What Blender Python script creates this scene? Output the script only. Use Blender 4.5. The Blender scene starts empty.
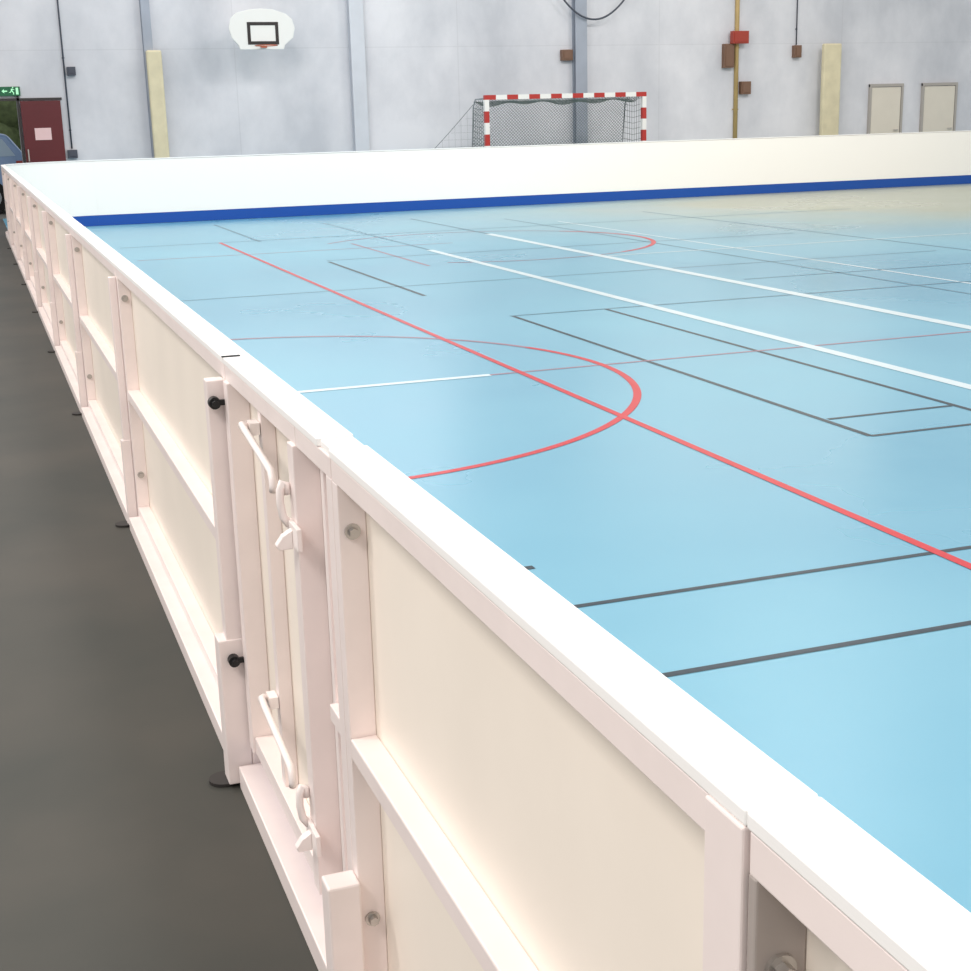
import bpy, bmesh, math
from mathutils import Vector, Matrix
S=bpy.context.scene
COL=bpy.context.collection
try:
    S.view_settings.view_transform='Standard'; S.view_settings.look='None'
except Exception: pass

# ---------------------------------------------------------------- materials
def lin(c): 
    return tuple((x/255/12.92 if x/255<=.04045 else ((x/255+.055)/1.055)**2.4) for x in c)+(1.,)
def mat(name,c,rough=.5,metal=0.,noise=.0,nscale=6.,bump=0.,emit=0.,coat=0.,c2=None,stretch=(1,1,1)):
    m=bpy.data.materials.new(name); m.use_nodes=True
    nt=m.node_tree; b=nt.nodes['Principled BSDF']
    b.inputs['Roughness'].default_value=rough; b.inputs['Metallic'].default_value=metal
    b.inputs['Coat Weight'].default_value=coat; b.inputs['Coat Roughness'].default_value=.15
    base=lin(c); b.inputs['Base Color'].default_value=base
    if noise>0 or bump>0:
        tc=nt.nodes.new('ShaderNodeTexCoord'); mp=nt.nodes.new('ShaderNodeMapping'); mp.inputs['Scale'].default_value=stretch
        nz=nt.nodes.new('ShaderNodeTexNoise'); nz.inputs['Scale'].default_value=nscale; nz.inputs['Detail'].default_value=6
        nt.links.new(tc.outputs['Object'],mp.inputs[0]); nt.links.new(mp.outputs[0],nz.inputs['Vector'])
        if noise>0:
            r=nt.nodes.new('ShaderNodeValToRGB')
            r.color_ramp.elements[0].position=.3; r.color_ramp.elements[1].position=.7
            d=lin(c2) if c2 else tuple(v*(1-noise) for v in base[:3])+(1,)
            r.color_ramp.elements[0].color=d; r.color_ramp.elements[1].color=base
            nt.links.new(nz.outputs[0],r.inputs[0]); nt.links.new(r.outputs[0],b.inputs['Base Color'])
        if bump>0:
            bp=nt.nodes.new('ShaderNodeBump'); bp.inputs['Strength'].default_value=bump; bp.inputs['Distance'].default_value=.01
            nt.links.new(nz.outputs[0],bp.inputs['Height']); nt.links.new(bp.outputs[0],b.inputs['Normal'])
    if emit>0:
        b.inputs['Emission Color'].default_value=base; b.inputs['Emission Strength'].default_value=emit
    return m
M={}
M['paint']=mat('white_painted_steel',(249,236,232),.38,noise=.06,nscale=9)
M['flange']=mat('shade_grey_flange',(176,166,160),.4,noise=.08,nscale=12)  # shade on the near end flange, put into its colour as grey
M['cap']=mat('white_plastic_cap',(253,252,250),.4)
M['sheet']=mat('cream_plastic_sheet',(255,245,232),.42,noise=.06,nscale=2.5)
M['inner']=mat('white_board_face',(253,250,245),.35)
M['kick']=mat('blue_kick_strip',(10,76,164),.4)
M['chrome']=mat('zinc_bolt',(190,185,180),.3,metal=.8)
M['black']=mat('black_rubber',(18,18,20),.5)
M['pad']=mat('dark_foot_pad',(46,42,40),.6)
M['latch']=mat('white_latch_paint',(250,240,236),.3)
M['red']=mat('red_paint',(176,46,40),.45)
M['white']=mat('white_paint',(232,232,229),.45)
M['net']=mat('grey_green_net',(92,106,104),.8)
M['gal']=mat('galvanised_steel',(150,155,158),.4,metal=.4)
M['orange']=mat('orange_rim',(180,92,62),.4)
M['blacksq']=mat('black_line',(34,26,26),.5)
M['bluegrey']=mat('blue_grey_column',(162,169,182),.45,noise=.15,nscale=3)
M['lightcol']=mat('pale_column',(208,212,220),.45,noise=.08,nscale=3)
M['padyel']=mat('yellowed_padding',(222,212,180),.7,noise=.16,nscale=4)
M['yel']=mat('ochre_pipe',(182,156,102),.5,noise=.15,nscale=5)
M['redbox']=mat('red_alarm_box',(160,58,44),.5)
M['brown']=mat('brown_box',(120,90,72),.6)
M['dred']=mat('dark_red_door',(94,18,26),.45,noise=.12,nscale=3)
M['frame']=mat('dark_door_frame',(50,44,44),.5)
M['creamdoor']=mat('cream_door',(224,216,202),.5,noise=.05,nscale=3)
M['greyframe']=mat('pale_door_frame',(172,166,160),.5)
M['paper']=mat('paper',(230,196,196),.7)
M['green']=mat('green_exit',(10,92,56),.5,emit=.1)
M['signw']=mat('pale_green_symbol',(170,240,190),.5,emit=.4)
M['cable']=mat('dark_cable',(70,74,86),.6)
M['carbody']=mat('blue_car_paint',(130,160,200),.25,metal=.2,coat=.6)
M['glass']=mat('car_glass',(170,195,215),.08)
M['tyre']=mat('tyre',(20,20,20),.8)
M['leaf']=mat('hedge_leaves',(118,136,92),.8,noise=.5,nscale=9,bump=.8)
M['ground']=mat('asphalt',(120,118,112),.9,noise=.15)

def wallmat():
    m=bpy.data.materials.new('painted_hall_wall'); m.use_nodes=True; nt=m.node_tree; b=nt.nodes['Principled BSDF']
    b.inputs['Roughness'].default_value=.7
    tc=nt.nodes.new('ShaderNodeTexCoord'); mp=nt.nodes.new('ShaderNodeMapping'); mp.inputs['Scale'].default_value=(1,1,.7)
    nz=nt.nodes.new('ShaderNodeTexNoise'); nz.inputs['Scale'].default_value=.5; nz.inputs['Detail'].default_value=9; nz.inputs['Roughness'].default_value=.6
    nt.links.new(tc.outputs['Object'],mp.inputs[0]); nt.links.new(mp.outputs[0],nz.inputs['Vector'])
    r=nt.nodes.new('ShaderNodeValToRGB'); r.color_ramp.elements[0].position=.36; r.color_ramp.elements[1].position=.64
    r.color_ramp.elements[0].color=lin((193,195,202)); r.color_ramp.elements[1].color=lin((226,226,231))
    nt.links.new(nz.outputs[0],r.inputs[0])
    br=nt.nodes.new('ShaderNodeTexBrick'); br.offset=0.; br.inputs['Scale'].default_value=1.
    br.inputs['Brick Width'].default_value=4.2; br.inputs['Row Height'].default_value=2.78; br.inputs['Mortar Size'].default_value=.016; br.inputs['Mortar Smooth'].default_value=1.
    br.inputs['Color1'].default_value=(1,1,1,1); br.inputs['Color2'].default_value=(.95,.95,.955,1); br.inputs['Mortar'].default_value=(.9,.9,.9,1)
    sx=nt.nodes.new('ShaderNodeSeparateXYZ'); cb=nt.nodes.new('ShaderNodeCombineXYZ')
    nt.links.new(tc.outputs['Object'],sx.inputs[0]); nt.links.new(sx.outputs[0],cb.inputs[0]); nt.links.new(sx.outputs[2],cb.inputs[1])
    nt.links.new(cb.outputs[0],br.inputs['Vector'])
    mx=nt.nodes.new('ShaderNodeMix'); mx.data_type='RGBA'; mx.blend_type='MULTIPLY'; mx.inputs[0].default_value=1
    nt.links.new(r.outputs[0],mx.inputs[6]); nt.links.new(br.outputs[0],mx.inputs[7]); nt.links.new(mx.outputs[2],b.inputs['Base Color'])
    return m
M['wall']=wallmat()

def courtmat():
    m=bpy.data.materials.new('blue_sports_floor'); m.use_nodes=True; nt=m.node_tree; b=nt.nodes['Principled BSDF']
    N=nt.nodes.new; K=nt.links.new
    tc=N('ShaderNodeTexCoord')
    nz=N('ShaderNodeTexNoise'); nz.inputs['Scale'].default_value=.34; nz.inputs['Detail'].default_value=5; nz.inputs['Roughness'].default_value=.5
    K(tc.outputs['Object'],nz.inputs['Vector'])
    r=N('ShaderNodeValToRGB'); r.color_ramp.elements[0].position=.32; r.color_ramp.elements[1].position=.68
    r.color_ramp.elements[0].color=lin((94,162,190)); r.color_ramp.elements[1].color=lin((122,182,203))
    K(nz.outputs[0],r.inputs[0])
    # warm floor sheen painted into the base colour, beige towards the far boards
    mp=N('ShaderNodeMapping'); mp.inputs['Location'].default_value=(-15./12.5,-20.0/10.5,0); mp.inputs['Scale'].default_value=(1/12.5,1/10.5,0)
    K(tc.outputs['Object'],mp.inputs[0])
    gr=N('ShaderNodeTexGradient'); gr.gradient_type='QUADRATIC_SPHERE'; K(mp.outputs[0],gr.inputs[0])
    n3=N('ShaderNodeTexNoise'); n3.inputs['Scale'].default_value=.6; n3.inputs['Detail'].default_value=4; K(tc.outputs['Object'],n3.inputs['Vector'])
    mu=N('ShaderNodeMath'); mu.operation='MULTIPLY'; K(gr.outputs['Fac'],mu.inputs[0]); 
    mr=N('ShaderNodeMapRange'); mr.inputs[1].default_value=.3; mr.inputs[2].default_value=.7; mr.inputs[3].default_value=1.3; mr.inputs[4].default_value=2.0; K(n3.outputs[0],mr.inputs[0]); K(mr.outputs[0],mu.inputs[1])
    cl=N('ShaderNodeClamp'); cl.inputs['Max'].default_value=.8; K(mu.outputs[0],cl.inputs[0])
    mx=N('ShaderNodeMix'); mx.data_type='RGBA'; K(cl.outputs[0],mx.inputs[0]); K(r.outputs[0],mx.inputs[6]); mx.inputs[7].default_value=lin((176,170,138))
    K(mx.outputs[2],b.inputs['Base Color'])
    rr=N('ShaderNodeMapRange'); rr.inputs[1].default_value=.3; rr.inputs[2].default_value=.7; rr.inputs[3].default_value=.24; rr.inputs[4].default_value=.38; K(nz.outputs[0],rr.inputs[0]); K(rr.outputs[0],b.inputs['Roughness'])
    b.inputs['Specular IOR Level'].default_value=.8
    return m
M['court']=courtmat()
M['walk']=mat('dark_walkway_floor',(72,69,62),.6,noise=.24,nscale=1.4,bump=.05,c2=(53,55,50))
def linemat(n,c): return mat(n,c,.34,noise=.08,nscale=5)
M['lred']=linemat('red_line',(204,28,42)); M['lredf']=linemat('faint_red_line',(160,114,132))
M['lwhite']=linemat('white_line',(214,229,234)); M['lblack']=linemat('black_line_floor',(20,44,58)); M['lblackf']=linemat('faint_dark_line',(76,124,146))

# ---------------------------------------------------------------- mesh helpers
def box(bm,x0,x1,y0,y1,z0,z1,mi=0):
    vs=[bm.verts.new((x,y,z)) for x in (x0,x1) for y in (y0,y1) for z in (z0,z1)]
    for f in ((0,1,3,2),(4,6,7,5),(0,4,5,1),(2,3,7,6),(0,2,6,4),(1,5,7,3)):
        fc=bm.faces.new([vs[i] for i in f]); fc.material_index=mi
def cyl(bm,c,axis,r,L,seg=20,mi=0,r2=None):
    r2=r if r2 is None else r2
    rot={'z':Matrix.Identity(4),'x':Matrix.Rotation(math.pi/2,4,'Y'),'y':Matrix.Rotation(-math.pi/2,4,'X')}[axis]
    g=bmesh.ops.create_cone(bm,cap_ends=True,segments=seg,radius1=r,radius2=r2,depth=L,matrix=Matrix.Translation(c)@rot)
    for v in g['verts']:
        for f in v.link_faces: f.material_index=mi
def tube(bm,pts,r,seg=10,mi=0):
    pts=[Vector(p) for p in pts]; rings=[]
    up=None
    for i,p in enumerate(pts):
        t=(pts[min(i+1,len(pts)-1)]-pts[max(i-1,0)]).normalized()
        a=t.orthogonal().normalized() if up is None else (up-t*up.dot(t)).normalized()
        up=a; b=t.cross(a)
        rings.append([bm.verts.new(p+(a*math.cos(2*math.pi*k/seg)+b*math.sin(2*math.pi*k/seg))*r) for k in range(seg)])
    for i in range(len(rings)-1):
        for k in range(seg):
            f=bm.faces.new([rings[i][k],rings[i][(k+1)%seg],rings[i+1][(k+1)%seg],rings[i+1][k]]); f.material_index=mi; f.smooth=True
    for rg in (rings[0],rings[-1]):
        f=bm.faces.new(rg); f.material_index=mi
def poly(bm,pts,thick,axis,mi=0):
    a=[bm.verts.new(p) for p in pts]; ax=Vector(axis)*thick
    b=[bm.verts.new(Vector(p)+ax) for p in pts]
    bm.faces.new(a).material_index=mi; bm.faces.new(b[::-1]).material_index=mi
    n=len(pts)
    for i in range(n):
        f=bm.faces.new([a[i],b[i],b[(i+1)%n],a[(i+1)%n]]); f.material_index=mi
def obj(name,fn,mats,parent=None,bevel=0.,loc=None,label=None,smooth=False):
    bm=bmesh.new(); fn(bm); bmesh.ops.recalc_face_normals(bm,faces=bm.faces)
    me=bpy.data.meshes.new(name); bm.to_mesh(me); bm.free()
    for m in mats: me.materials.append(M[m])
    if smooth:
        for p in me.polygons: p.use_smooth=True
    o=bpy.data.objects.new(name,me); COL.objects.link(o)
    if parent: o.parent=parent
    if loc: o.location=loc
    if bevel>0:
        md=o.modifiers.new('bevel','BEVEL'); md.width=bevel; md.segments=2; md.limit_method='ANGLE'; md.harden_normals=False
    if label: o['label']=label
    return o
def top(o,label,cat,group=None):
    o['label']=label; o['category']=cat
    if group: o['group']=group
def empty(name,loc,label,cat,group=None,rz=0.):
    e=bpy.data.objects.new(name,None); e.empty_display_size=.1; COL.objects.link(e); e.location=loc; e.rotation_euler[2]=rz
    top(e,label,cat,group); return e
def copytree(e,loc,rz=0.):
    n=e.copy(); COL.objects.link(n); n.location=loc; n.rotation_euler[2]=rz
    for c in list(e.children):
        k=c.copy(); k.parent=n; COL.objects.link(k)
    return n

# ---------------------------------------------------------------- board panels
G="rink dasher boards"
def bolt(name,par,x,y,z,axis='y',r=.0125,m='chrome',L=.012):
    def f(bm):
        s=Vector((0,-1,0)) if axis=='y' else Vector((-1,0,0))
        cyl(bm,(x,y,z),axis,r,.004,20)
        cyl(bm,tuple(Vector((x,y,z))+s*L*.5),axis,r*.62,L,6)
    return obj(name,f,[m],par)
def panel(L,label,loc,rz=0.,stan=True,w0=.03,w1=.03,endmat='paint',front=False):
    e=empty('rink_board_panel',loc,label,'rink board',G,rz)
    obj('board_sheet',lambda bm:box(bm,-.006,-.0005,.003,L-.003,.03,.95),['sheet'],e)
    obj('inner_board_face',lambda bm:box(bm,0,.006,.0002,L-.0002,.165,.980),['inner'],e)
    obj('kick_strip',lambda bm:box(bm,0,.009,.0002,L-.0002,.003,.163),['kick'],e)
    y0=w0+.002 if front else .002
    obj('top_rail',lambda bm:(box(bm,-.05,-.0062,y0,L-.002,.950,.9855)),['paint'],e,.002)
    obj('top_cap',lambda bm:box(bm,-.052,.009,.0004,L-.0004,.986,1.0),['cap'],e,.002)
    obj('middle_rail',lambda bm:box(bm,-.05,-.0062,w0+.002,L-w1-.002,.50,.535),['paint'],e,.003)
    def br(bm):
        box(bm,-.088,-.0062,w0+.003,L-w1-.003,.0,.05); box(bm,-.05,-.0062,w0+.003,L-w1-.003,.05,.085)
    obj('bottom_rail',br,['paint'],e,.003)
    obj('end_post',lambda bm:box(bm,-.054 if front else -.05,-.0062,.001,w0+.001,.0,.9855 if front else .951),['paint'],e,.002)
    obj('end_post',lambda bm:box(bm,-.05,-.0062,L-w1-.001,L-.001,.0,.951),[endmat],e,.002)
    for z in (.875,.21):
        bolt('bolt',e,-.029,L-w1-.003,z)
    if stan:
        obj('stanchion',lambda bm:box(bm,-.078,-.0505,.004,.036,.30,.951),['paint'],e,.003)
        obj('stanchion_sleeve',lambda bm:box(bm,-.086,-.0505,.001,.042,.008,.34),['paint'],e,.003)
        obj('foot_pad',lambda bm:cyl(bm,(-.098,.045,.004),'z',.036,.008,28),['pad'],e)
    return e
P=2.319; Y0=2.980
p0=panel(P,"white steel-framed rink board panel with cream plastic sheet on floor pads",(0,Y0,0))
for k in range(1,8): copytree(p0,(0,Y0+k*P,0))
for k in range(8): copytree(p0,(YF_X+k*P,22.86,0),-math.pi/2) if False else None
YF=22.86; Rc=YF-(Y0+8*P)
for k in range(8): copytree(p0,(Rc+k*P,YF,0),-math.pi/2)
# the post carrying the gate hinges has a larger tube and boxed foot
for c in p0.children:
    if c.name.startswith('stanchion'):
        me=bpy.data.meshes.new('hinge_post'); bm=bmesh.new()
        if 'sleeve' in c.name: box(bm,-.108,-.0505,.0005,.060,.008,.36)
        else: box(bm,-.090,-.0505,.004,.044,.30,.951)
        bmesh.ops.recalc_face_normals(bm,faces=bm.faces); bm.to_mesh(me); bm.free(); me.materials.append(M['paint']); c.data=me
    if c.name.startswith('foot_pad'): c.location.x=-.014
pn=panel(1.242,"short white rink board panel beside the gate",(0,.79,0),stan=False,w0=.056,front=True)
obj('stanchion_sleeve',lambda bm:box(bm,-.105,-.0505,1.19,1.24,.0,.29),['paint'],pn,.004)
pf=panel(P,"white rink board panel with bolted end flange, its shade painted grey",(0,.7895-P,0),stan=False,w1=.012,endmat='flange')
def arc_strip(r0,r1,z0,z1,n=24):
    def f(bm):
        cx,cy=Rc,YF-Rc; ring=[]
        for i in range(n+1):
            a=math.pi-.0004-(math.pi/2-.0008)*i/n
            ring.append([bm.verts.new((cx+r*math.cos(a),cy+r*math.sin(a),z)) for r,z in ((r0,z0),(r1,z0),(r1,z1),(r0,z1))])
        for i in range(n):
            for k in range(4):
                bm.faces.new([ring[i][k],ring[i][(k+1)%4],ring[i+1][(k+1)%4],ring[i+1][k]])
        bm.faces.new(ring[0]); bm.faces.new(ring[-1][::-1])
    return f
ce=empty('rink_corner_board',(0,0,0),"curved white rink board forming the rounded corner",'rink board',G)
for nm,a,m in [('board_sheet',(Rc+.0005,Rc+.008,.03,.95),'sheet'),('inner_board_face',(Rc-.006,Rc,.165,.980),'inner'),('kick_strip',(Rc-.009,Rc,.003,.163),'kick'),('top_rail',(Rc+.0082,Rc+.05,.950,.9855),'paint'),('top_cap',(Rc-.009,Rc+.052,.986,1.),'cap'),('middle_rail',(Rc+.0082,Rc+.05,.5,.535),'paint'),('bottom_rail',(Rc+.0082,Rc+.088,.0,.06),'paint')]:
    obj(nm,arc_strip(*a),[m],ce)

# ---------------------------------------------------------------- gate
ge=empty('rink_gate',(0,0,0),"white rink gate with two hooked latches and black hinge bolts",'gate')
ya,yb=2.035,2.975; ym=2.285
obj('gate_sheet',lambda bm:box(bm,-.009,-.004,ym+.03,yb-.03,.10,.951),['sheet'],ge)
obj('latch_side_plate',lambda bm:box(bm,-.009,-.004,ya+.001,ym-.001,.06,.951),['paint'],ge)
obj('inner_board_face',lambda bm:box(bm,-.003,.005,ya,yb,.165,.98),['inner'],ge)
obj('kick_strip',lambda bm:box(bm,-.003,.008,ya,yb,.0,.163),['kick'],ge)
obj('top_rail',lambda bm:box(bm,-.05,-.0092,ym+.002,yb-.002,.950,.9855),['paint'],ge,.002)
obj('top_rail',lambda bm:box(bm,-.05,-.0092,ya+.002,ym-.002,.950,.9855),['paint'],ge,.002)
obj('top_cap',lambda bm:box(bm,-.052,.009,ya+.078,yb,.986,1.0),['cap'],ge,.002)
obj('top_cap_insert',lambda bm:box(bm,-.046,.007,ya,ya+.074,.986,.998),['cap'],ge,.002)
for y in (ym,yb-.046): obj('gate_post',lambda bm:box(bm,-.056,-.0092,y,y+.043,.10,.951),['paint'],ge,.002)
obj('gate_bar',lambda bm:box(bm,-.038,-.0092,2.66,2.69,.14,.950),['paint'],ge,.002)
obj('gate_bar',lambda bm:box(bm,-.034,-.0092,2.16,2.18,.06,.950),['paint'],ge,.002)
obj('latch_post',lambda bm:box(bm,-.050,-.0092,ya,ya+.035,.056,.951),['paint'],ge,.002)
obj('middle_rail',lambda bm:box(bm,-.045,-.0092,ya+.036,2.159,.50,.53),['paint'],ge,.002)
obj('bottom_rail',lambda bm:box(bm,-.05,-.0092,ym+.044,yb-.047,.10,.14),['paint'],ge,.002)
obj('threshold_rail',lambda bm:box(bm,-.085,-.0092,ya+.002,yb-.002,.0,.055),['paint'],ge,.003)
for z in (.905,.315):
    def kb(bm):
        cyl(bm,(-.078,yb-.006,z),'y',.013,.020,18); cyl(bm,(-.078,yb-.021,z),'y',.008,.012,6)
        box(bm,-.066,-.0565,yb-.012,yb-.004,z-.006,z+.006)
    obj('hinge_bolt',kb,['black'],ge,label="black hinge bolt")
for z in (.875,.30):
    def lt(bm):
        pts=[(-.057,2.690,z+.030),(-.066,2.688,z+.036),(-.072,2.678,z+.038)]
        for t in [i/8 for i in range(1,9)]:
            pts.append((-.072,2.675-.27*t,z+.037-.030*t))
        pts+= [(-.072,2.396,z-.006),(-.072,2.392,z-.018),(-.072,2.396,z-.028)]
        tube(bm,pts,.0072,12)
        box(bm,-.058,-.040,2.66,2.70,z+.018,z+.042)
    obj('latch_lever',lt,['latch'],ge,label="white bent latch lever")
    def hk(bm):
        pts=[(-.062,2.318,z-.070),(-.072,2.318,z-.055),(-.076,2.318,z-.030),(-.075,2.318,z-.006),(-.070,2.320,z+.006),(-.064,2.322,z+.002),(-.061,2.322,z-.016)]
        tube(bm,pts,.0072,10)
    obj('latch_hook',hk,['latch'],ge)
    def pl(bm):
        box(bm,-.065,-.0565,2.245,2.328,z-.100,z-.060)
        poly(bm,[(-.065,2.300,z-.070),(-.082,2.300,z-.080),(-.094,2.300,z-.096),(-.090,2.300,z-.104),(-.065,2.300,z-.104)],.018,(0,-1,0))
    obj('latch_bracket',pl,['latch'],ge,.0015)
st=obj('joint_strap',lambda bm:box(bm,-.054,-.015,Y0-.008,Y0+.002,1.0003,1.0025),['black']); top(st,"thin black strap across the board top joint",'strap')

# ---------------------------------------------------------------- floor
def floor(bm):
    def q(x0,x1,y0,y1,z,mi):
        f=bm.faces.new([bm.verts.new(p) for p in ((x0,y0,z),(x1,y0,z),(x1,y1,z),(x0,y1,z))]); f.material_index=mi
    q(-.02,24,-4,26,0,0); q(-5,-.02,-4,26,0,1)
    Z=.0012
    RED,REDF,WH,BL,BLF=2,3,4,5,6
    def vl(x,y0,y1,w,mi,z=Z): q(x-w/2,x+w/2,y0,y1,z,mi)
    def hl(y,x0,x1,w,mi,z=Z): q(x0,x1,y-w/2,y+w/2,z,mi)
    vl(2.46,-3,18.4,.042,RED,.0020)
    vl(4.46,-3,15.75,.088,WH,.0018); vl(4.46,15.75,21,.03,BLF,.0018)
    vl(5.83,-3,17.5,.11,WH,.0018); vl(5.83,17.5,21,.05,BLF,.0018)
    vl(3.30,5.38,10.03,.034,BL); vl(4.08,5.38,10.04,.034,BL)
    hl(5.38,3.3,7,.03,BL,.0014); hl(5.78,3.33,4.06,.03,BL,.0014)
    hl(10.03,3.28,11,.04,BLF,.0013)
    vl(3.09,11.6,15.06,.04,BL)
    hl(3.79,.6,6,.028,BL); hl(3.185,.6,6,.030,BL); hl(4.21,.6,1.14,.035,BL)
    hl(7.72,.5,2.27,.065,WH,.0016); hl(7.72,2.27,12,.03,REDF,.0013)
    vl(2.95,18.2,21.8,.045,BLF); vl(3.9,14,17.2,.035,REDF); hl(12.4,1.0,9,.03,BLF); hl(15.2,3.1,9,.035,BLF)
    hl(18.4,1.2,12,.04,BLF); vl(7.0,8,20,.035,BLF); hl(13.9,5.9,12,.045,WH,.0016); vl(9.3,8,20,.04,BLF)
    hl(16.5,1.2,5,.035,REDF); vl(7.45,5,19,.04,WH); hl(11.2,6,14,.035,BLF)
    def ring(cx,cy,r,w,a0,a1,mi,z,n=80):
        pr=None
        for i in range(n+1):
            a=a0+(a1-a0)*i/n
            cur=[bm.verts.new((cx+rr*math.cos(a),cy+rr*math.sin(a),z)) for rr in (r-w/2,r+w/2)]
            if pr: bm.faces.new([pr[0],pr[1],cur[1],cur[0]]).material_index=mi
            pr=cur
    d=math.pi/180
    ring(.80,7.74,2.20,.044,-95*d,22*d,RED,.0016); ring(.80,7.74,2.20,.04,22*d,100*d,REDF,.0016)
    ring(5.2,16.0,2.05,.055,-60*d,40*d,RED,.0016); ring(5.2,16.0,2.05,.04,-120*d,-60*d,REDF,.0016)
    ring(5.2,16.0,2.05,.04,40*d,140*d,REDF,.0016)
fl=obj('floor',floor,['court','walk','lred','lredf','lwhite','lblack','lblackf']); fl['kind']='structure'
bm=bmesh.new(); bm.from_mesh(fl.data)
for f in bm.faces:
    f.normal_update()
    if f.normal.z<0: f.normal_flip()
bm.to_mesh(fl.data); bm.free()

# ---------------------------------------------------------------- back wall with opening
YW=26.
def wall(bm):
    box(bm,-5,-1.1,YW,YW+.25,0,6.5); box(bm,-1.1,.42,YW,YW+.25,1.98,6.5); box(bm,.42,24,YW,YW+.25,0,6.5)
w=obj('wall_back',wall,['wall']); w['kind']='structure'
def fr(bm):
    box(bm,-1.16,-1.1,YW-.04,YW+.1,0,2.04); box(bm,.42,.46,YW-.04,YW+.1,0,2.04); box(bm,-1.16,1.16,YW-.04,YW-.005,1.96,2.0)
t=obj('trim_1',fr,['frame']); t['kind']='structure'
dd=obj('door_1',lambda bm:box(bm,.47,1.13,YW-.09,YW-.045,.01,1.95),['dred'],bevel=.005); dd['kind']='structure'
def dh(bm):
    box(bm,.51,.53,YW-.14,YW-.12,.95,1.15); box(bm,.51,.53,YW-.12,YW-.091,.95,.97); box(bm,.51,.53,YW-.12,YW-.091,1.13,1.15)
obj('door_handle',dh,['chrome'],dd)
n=obj('notice_paper',lambda bm:box(bm,.66,.93,YW-.096,YW-.0905,1.30,1.50),['paper']); top(n,"pale pinkish notice sheet stuck on dark red door",'notice')
ee=obj('exit_sign',lambda bm:box(bm,.14,.49,YW-.09,YW,2.04,2.19),['green']); top(ee,"small dark green emergency exit sign above the doorway",'exit sign')
def man(bm):
    y=YW-.0905
    def b2(pts): poly(bm,[(x-.01,y,z-.028) for x,z in pts],.003,(0,-1,0))
    cyl(bm,(.375,y-.0015,2.176),'y',.010,.003,16)
    b2([(.355,2.185),(.385,2.185),(.375,2.15),(.35,2.15)])
    b2([(.35,2.15),(.375,2.15),(.40,2.12),(.395,2.09),(.38,2.09),(.385,2.115)])
    b2([(.35,2.152),(.362,2.148),(.345,2.12),(.315,2.12),(.315,2.13),(.338,2.13)])
    b2([(.385,2.183),(.41,2.165),(.402,2.16),(.38,2.175)])
    b2([(.20,2.145),(.24,2.18),(.24,2.155),(.29,2.155),(.29,2.135),(.24,2.135),(.24,2.11)])
    b2([(.43,2.20),(.47,2.20),(.47,2.09),(.43,2.09)])
obj('exit_pictogram',man,['signw'],ee,label="pale running figure, arrow and door")

def column(name,x,wd,mat_,label,cat='column',z0=0,z1=6.4,dep=.18):
    def f(bm):
        t=wd*.12
        box(bm,x-wd/2,x+wd/2,YW-dep,YW-dep+.02,z0,z1); box(bm,x-wd/2,x+wd/2,YW-.022,YW-.002,z0,z1); box(bm,x-t/2,x+t/2,YW-dep+.02,YW-.022,z0,z1)
    o=obj(name,f,[mat_]); top(o,label,cat); return o
column('steel_column',2.68,.15,'bluegrey',"blue-grey steel column against the hall wall")
column('steel_column',6.42,.26,'lightcol',"pale blue-white steel column against the hall wall")
column('steel_column',10.85,.24,'bluegrey',"blue-grey steel column behind the goal")
def pad(x0,x1,z0,z1,label):
    def f(bm): box(bm,x0,x1,YW-.30,YW-.185,z0,z1)
    o=obj('wall_pad',f,['padyel'],bevel=.03); top(o,label,'wall pad',"yellowed protective pads")
    return o
pad(2.62,2.88,.0,2.75,"tall yellowed protective pad on the steel column"); pad(16.20,16.62,.0,2.76,"tall yellowed protective pad beside the doors")
def conduit(x,z0,z1,r,m,label,name='wall_conduit'):
    def f(bm):
        tube(bm,[(x,YW-.03,z0),(x,YW-.03,z1)],r,10)
        z=z0+.3
        while z<z1: box(bm,x-r*1.5,x+r*1.5,YW-.03,YW-.001,z,z+.02); z+=1.2
    o=obj(name,f,[m]); top(o,label,'pipe'); return o
conduit(1.25,1.14,6.,.014,'cable',"thin dark conduit running up the wall")
conduit(14.32,.0,6.,.045,'yel',"ochre-painted pipe running up the wall")
conduit(15.70,2.75,6.,.012,'cable',"thin cable running down to a small box")
def wbox(name,x0,x1,z0,z1,m,label,cat,dep=.12,gap=-.004):
    def f(bm):
        box(bm,x0,x1,YW-gap-dep,YW-gap,z0,z1)
        box(bm,x0+.03,x1-.03,YW-gap-dep-.015,YW-gap-dep,z0+.03,z1-.03)
    o=obj(name,f,[m],bevel=.003); top(o,label,cat); return o
wbox('junction_box',1.29,1.43,2.36,2.50,'cable',"small dark junction box on the wall",'electrical box')
wbox('junction_box',1.17,1.33,.98,1.12,'cable',"small dark socket box beside the red door",'electrical box')
wbox('alarm_box',14.14,14.50,2.78,3.02,'redbox',"red alarm box mounted on the ochre pipe",'alarm box',gap=.078)
wbox('control_box',14.00,14.22,2.32,2.78,'brown',"brown control box beside the ochre pipe",'electrical box')
wbox('control_box',14.40,14.62,1.80,2.05,'brown',"brown switch box low on the ochre pipe",'electrical box')
wbox('control_box',10.48,10.70,2.50,2.70,'brown',"small brown box beside the steel column",'electrical box')
wbox('control_box',15.62,15.78,2.50,2.74,'brown',"small brown box at the end of a thin cable",'electrical box')
def hang(bm):
    pts=[(10.18,YW-.25,5.8),(10.2,YW-.25,4.1)]
    for i in range(25):
        t=i/24; x=10.22+1.66*t; u=2*t-1.05; pts.append((x,YW-.25,3.24+.62*u*u))
    pts+=[(11.9,YW-.25,4.0),(11.92,YW-.25,5.8)]
    tube(bm,pts,.018,8)
o=obj('hanging_cable',hang,['cable']); top(o,"dark cable sagging in a loop near the column",'cable')
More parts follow.
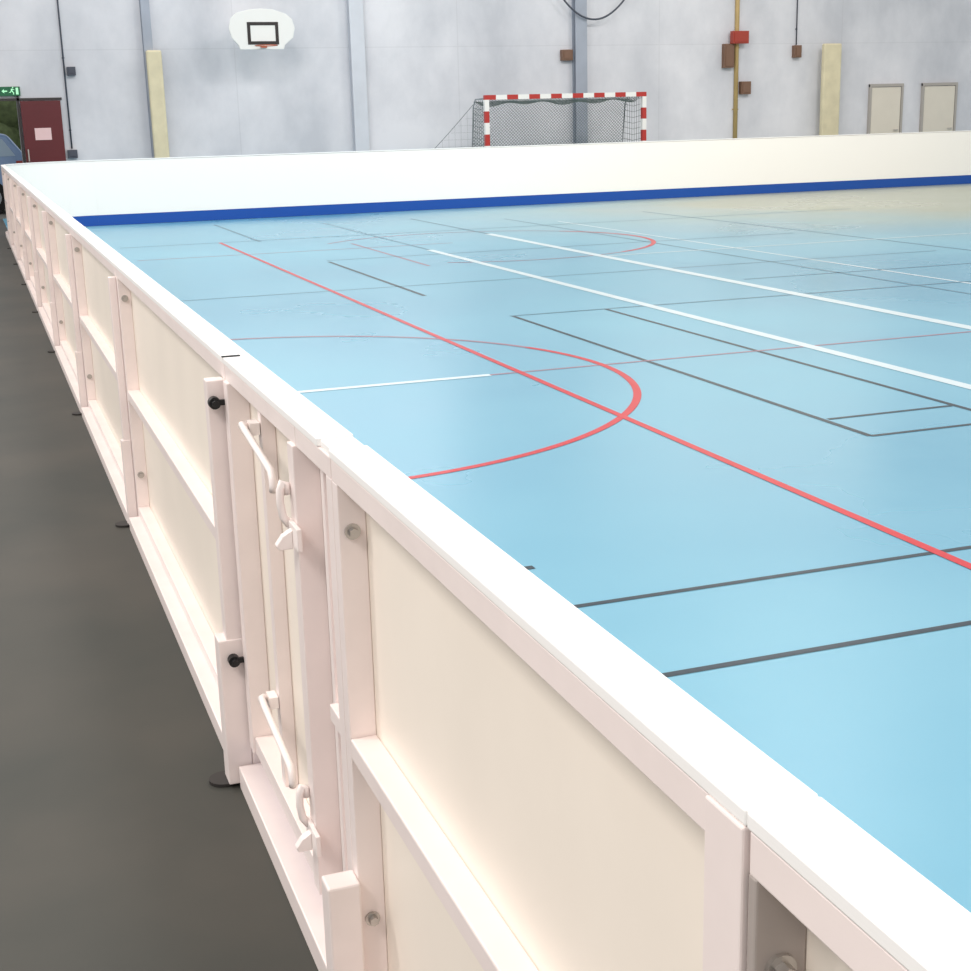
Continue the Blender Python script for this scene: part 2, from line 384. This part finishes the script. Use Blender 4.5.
for i,(a,b) in enumerate(((17.50,18.34),(18.82,19.72))):
    d=obj('door_%d'%(i+2),lambda bm:box(bm,a+.06,b-.06,YW-.05,YW-.004,.01,1.88),['creamdoor'],bevel=.004); d['kind']='structure'
    obj('door_handle',lambda bm:(cyl(bm,(b-.13,YW-.07,1.0),'y',.012,.05,12),box(bm,b-.24,b-.12,YW-.105,YW-.09,.99,1.01)),['chrome'],d)
    t=obj('trim_%d'%(i+2),lambda bm:(box(bm,a,a+.05,YW-.06,YW-.003,0,1.94),box(bm,b-.05,b,YW-.06,YW-.003,0,1.94),box(bm,a,b,YW-.061,YW-.003,1.89,1.95)),['greyframe']); t['kind']='structure'
# ---------------------------------------------------------------- basketball hoop
bx=4.52; by=25.0
t=obj('trim_4',lambda bm:box(bm,bx-.32,bx+.32,YW-.03,YW+.001,3.0,3.27),['gal']); t['kind']='structure'
he=empty('basketball_hoop',(bx,YW,0),"white rounded basketball backboard with black square and orange rim",'basketball hoop')
def bbd(bm):
    prof=[(-.43,.29),(-.53,.20),(-.57,.04),(-.53,-.12),(-.42,-.24),(-.40,-.31),(.36,-.31),(.38,-.24),(.53,-.12),(.57,.04),(.53,.18),(.43,.27),(.2,.345),(0,.36),(-.2,.345)]
    poly(bm,[(x,by-YW,3.02+z) for x,z in prof],.03,(0,1,0))
obj('backboard',bbd,['white'],he,.006)
def sq(bm):
    y0,y1=by-YW-.006,by-YW-.001
    a,b,c,d_=-.26,.28,2.79,3.16; w_=.055
    for q in ((a,b,d_-w_,d_),(a,b,c,c+w_),(a,a+w_,c+w_,d_-w_),(b-w_,b,c+w_,d_-w_)): box(bm,q[0],q[1],y0,y1,q[2],q[3])
obj('target_square',sq,['blacksq'],he)
def rim(bm):
    cx,cy,cz=0,by-YW-.27,2.76
    tube(bm,[(cx+.19*math.sin(2*math.pi*i/32),cy+.19*math.cos(2*math.pi*i/32),cz) for i in range(33)],.007,8)
    box(bm,-.05,.05,by-YW-.085,by-YW-.007,2.735,2.768)
obj('rim',rim,['orange'],he)
for x in (-.25,.25):
    obj('support_arm',lambda bm:tube(bm,[(x,by-YW+.03,3.20),(x,-.022,3.20)],.02,8),['gal'],he)
    obj('support_arm',lambda bm:tube(bm,[(x,by-YW+.03,2.84),(x,-.026,3.08)],.015,8),['gal'],he)

# ---------------------------------------------------------------- handball goal
gx0,gx1,gy,gz=8.25,11.33,24.1,1.86
gl=empty('handball_goal',((gx0+gx1)/2,gy,0),"handball goal with red and white striped frame and net",'goal')
ox=(gx0+gx1)/2
def striped(a,b,n):
    for i in range(n):
        yield a+(b-a)*i/n,a+(b-a)*(i+1)/n,(i%2)
def gframe(bm):
    hw=.04
    for x in (gx0-ox,gx1-ox):
        for t0,t1,c in striped(0,gz-.08,9): box(bm,x-hw,x+hw,-hw,hw,t0,t1,c)
    for t0,t1,c in striped(gx0-ox-hw,gx1-ox+hw,15): box(bm,t0,t1,-hw,hw,gz-.08,gz,1-c)
obj('goal_frame',gframe,['white','red'],gl)
def gback(bm):
    for x in (gx0-ox+.02,gx1-ox-.02):
        tube(bm,[(x,.05,gz-.05),(x,.62,gz-.06),(x,.75,gz-.2),(x,1.0,.03),(x,.05,.03)],.011,8)
    tube(bm,[(gx0-ox,1.0,.03),(gx1-ox,1.0,.03)],.011,8); tube(bm,[(gx0-ox+.02,.62,gz-.06),(gx1-ox-.02,.62,gz-.06)],.009,8)
obj('goal_stays',gback,['gal'],gl)
def gnet(bm):
    r=.0042
    x0,x1=gx0-ox+.02,gx1-ox-.02
    def prof(k):
        s=.05*math.sin(k*.55)+.03*math.sin(k*.23+1)
        return [(.06,gz-.05),(.32,gz-.16-s*.5),(.62,gz-.10),(.76+s*.3,gz-.40),(.88-s*.4,.9),(1.0,.05)]
    def at(pf,s):
        L=[math.dist(pf[k],pf[k+1]) for k in range(5)]; T=sum(L); s*=T
        for k in range(5):
            if s<=L[k]+1e-9: t=s/L[k]; return (pf[k][0]+(pf[k+1][0]-pf[k][0])*t,pf[k][1]+(pf[k+1][1]-pf[k][1])*t)
            s-=L[k]
        return pf[-1]
    nx,nj=50,40
    def P(i,j):
        x=x0+(x1-x0)*i/nx; y,z=at(prof(i),j/nj); return (x,y,z)
    for s in range(-nj,nx+1,1):
        for sg in (1,-1):
            pts=[]
            for j in range(nj+1):
                i=s+j if sg==1 else nx-(s+j)
                if 0<=i<=nx: pts.append(P(i,j))
            if len(pts)>1: tube(bm,pts,r,3)
    for x in (x0,x1):
        for i in range(1,18):
            z=gz*i/18; yM=.74+(1.0-.74)*(1-z/gz); tube(bm,[(x,.05,z),(x,yM*.5,z-.04),(x,yM,z)],r,3)
        for i in range(1,8):
            y=.05+i*.1; tube(bm,[(x,y,.03),(x,y,gz-.08 if y<.6 else gz-.2)],r,3)
gn=obj('goal_net',gnet,['net'],gl)
def snet(bm):
    ax,az=gx0-ox+.02,gz-.15; L=1.95
    tube(bm,[(ax-L*t,.75,az*(1-t)+.03*t-.10*math.sin(math.pi*t)) for t in [i/12 for i in range(13)]],.005,5)
    for i in range(1,16):
        t=i/16; zt=az*(1-t)+.03*t-.10*math.sin(math.pi*t)
        tube(bm,[(ax-L*t,.75,.03),(ax-L*t,.75,zt)],.0014,3)
    for i in range(1,14):
        z=az*i/14
        t=1-z/az
        tube(bm,[(ax,.75,z),(ax-L*max(t-.06,.01),.75,z)],.0014,3)
obj('side_net',snet,['net'],gl)

# ---------------------------------------------------------------- outside
o=obj('ground_outside',lambda bm:box(bm,-12,8,YW+.25,40,-.12,-.02),['ground']); o.name='floor.001'; o['kind']='structure'
ca=empty('car',(-1.50,28.6,-.02),"blue parked car seen through the open doorway",'car')
def body(bm):
    prof=[(-2.05,.30),(-2.1,.62),(-1.95,.80),(-1.2,.96),(-.55,1.46),(-.1,1.57),(1.1,1.56),(1.75,1.42),(2.05,1.02),(2.12,.60),(2.08,.28)]
    poly(bm,[(x,-.85,z) for x,z in prof],1.7,(0,1,0))
obj('car_body',body,['carbody'],ca,.06)
obj('car_window',lambda bm:poly(bm,[(-1.0,-.856,1.0),(-.52,-.856,1.38),(-.05,-.856,1.48),(-.05,-.856,1.0)],.004,(0,-1,0)),['glass'],ca)
obj('car_window',lambda bm:poly(bm,[(.02,-.856,1.0),(.02,-.856,1.48),(1.05,-.856,1.47),(1.66,-.856,1.34),(1.86,-.856,1.04)],.004,(0,-1,0)),['glass'],ca)
for x in (-1.35,1.35):
    obj('wheel',lambda bm:(cyl(bm,(x,-.80,.31),'y',.31,.2,28,0),cyl(bm,(x,-.905,.31),'y',.19,.012,20,1)),['tyre','gal'],ca)
obj('tail_lamp',lambda bm:box(bm,1.86,2.06,-.87,-.80,.80,.95),['redbox'],ca,.01)
def hedge(bm):
    import random
    rd=random.Random(3)
    for i in range(26):
        x=-7+i*.42
        for k in range(3):
            bmesh.ops.create_icosphere(bm,subdivisions=2,radius=.55+rd.random()*.25,matrix=Matrix.Translation((x+rd.uniform(-.2,.2),rd.uniform(-.2,.2),.5+k*.75)))
o=obj('hedge',hedge,['leaf'],loc=(0,33,-.02),smooth=True); top(o,"green hedge behind the parked car",'hedge'); o['kind']='stuff'

# ---------------------------------------------------------------- lights
wd=bpy.data.worlds.new('World'); S.world=wd; wd.use_nodes=True
wd.node_tree.nodes['Background'].inputs[0].default_value=(1,.985,.965,1); wd.node_tree.nodes['Background'].inputs[1].default_value=.72
def area(x,y,z,sx,sy,e,c=(1,.98,.96),aim=None,spread=None):
    l=bpy.data.lights.new('ceiling_or_fill_lamp','AREA'); l.shape='RECTANGLE'; l.size=sx; l.size_y=sy; l.energy=e; l.color=c
    if spread: l.spread=spread
    o=bpy.data.objects.new('ceiling_or_fill_lamp',l); COL.objects.link(o); o.location=(x,y,z)
    if aim: o.rotation_euler=(Vector(aim)-Vector((x,y,z))).to_track_quat('-Z','Y').to_euler()
for x in (2.,8.,14.):
    for y in (1,7,13): area(x,y,7.,1.2,2.4,85)
for x in (2.,8.,14.): area(x,17,7.,2.4,1.2,195,(1,.975,.94),aim=(x,25,1.2))  # added fill, tilted to brighten the far boards and back wall
for y in (0,4,9,15): area(-3.4,y,5.2,.6,1.6,135,(1,.94,.90),aim=(0,y+.3,.5))  # added warm fill over the walkway, brightens the outer board faces
area(4,25.6,5.4,8,1.2,100,(1,.99,.97),aim=(4,17,0))  # unseen light added high at the far wall for pale floor haze
area(14,25.6,5.4,7,1.2,60,(1,.90,.70),aim=(13,17,0))  # unseen warm light added beside it to tint the floor sheen
# ---------------------------------------------------------------- camera
yaw,pitch,roll=.3416,.2571,.0265
f=Vector((math.sin(yaw)*math.cos(pitch),math.cos(yaw)*math.cos(pitch),-math.sin(pitch)))
r0=Vector((math.cos(yaw),-math.sin(yaw),0)); d0=f.cross(r0)
r=r0*math.cos(roll)+d0*math.sin(roll); d=-r0*math.sin(roll)+d0*math.cos(roll)
cd=bpy.data.cameras.new('camera'); cd.sensor_width=36; cd.lens=1399.6/971*36; cd.clip_start=.05; cd.clip_end=200
cam=bpy.data.objects.new('camera',cd); COL.objects.link(cam)
m=Matrix(((r.x,-d.x,-f.x,-.5227),(r.y,-d.y,-f.y,0),(r.z,-d.z,-f.z,1.4807),(0,0,0,1)))
cam.matrix_world=m; S.camera=cam
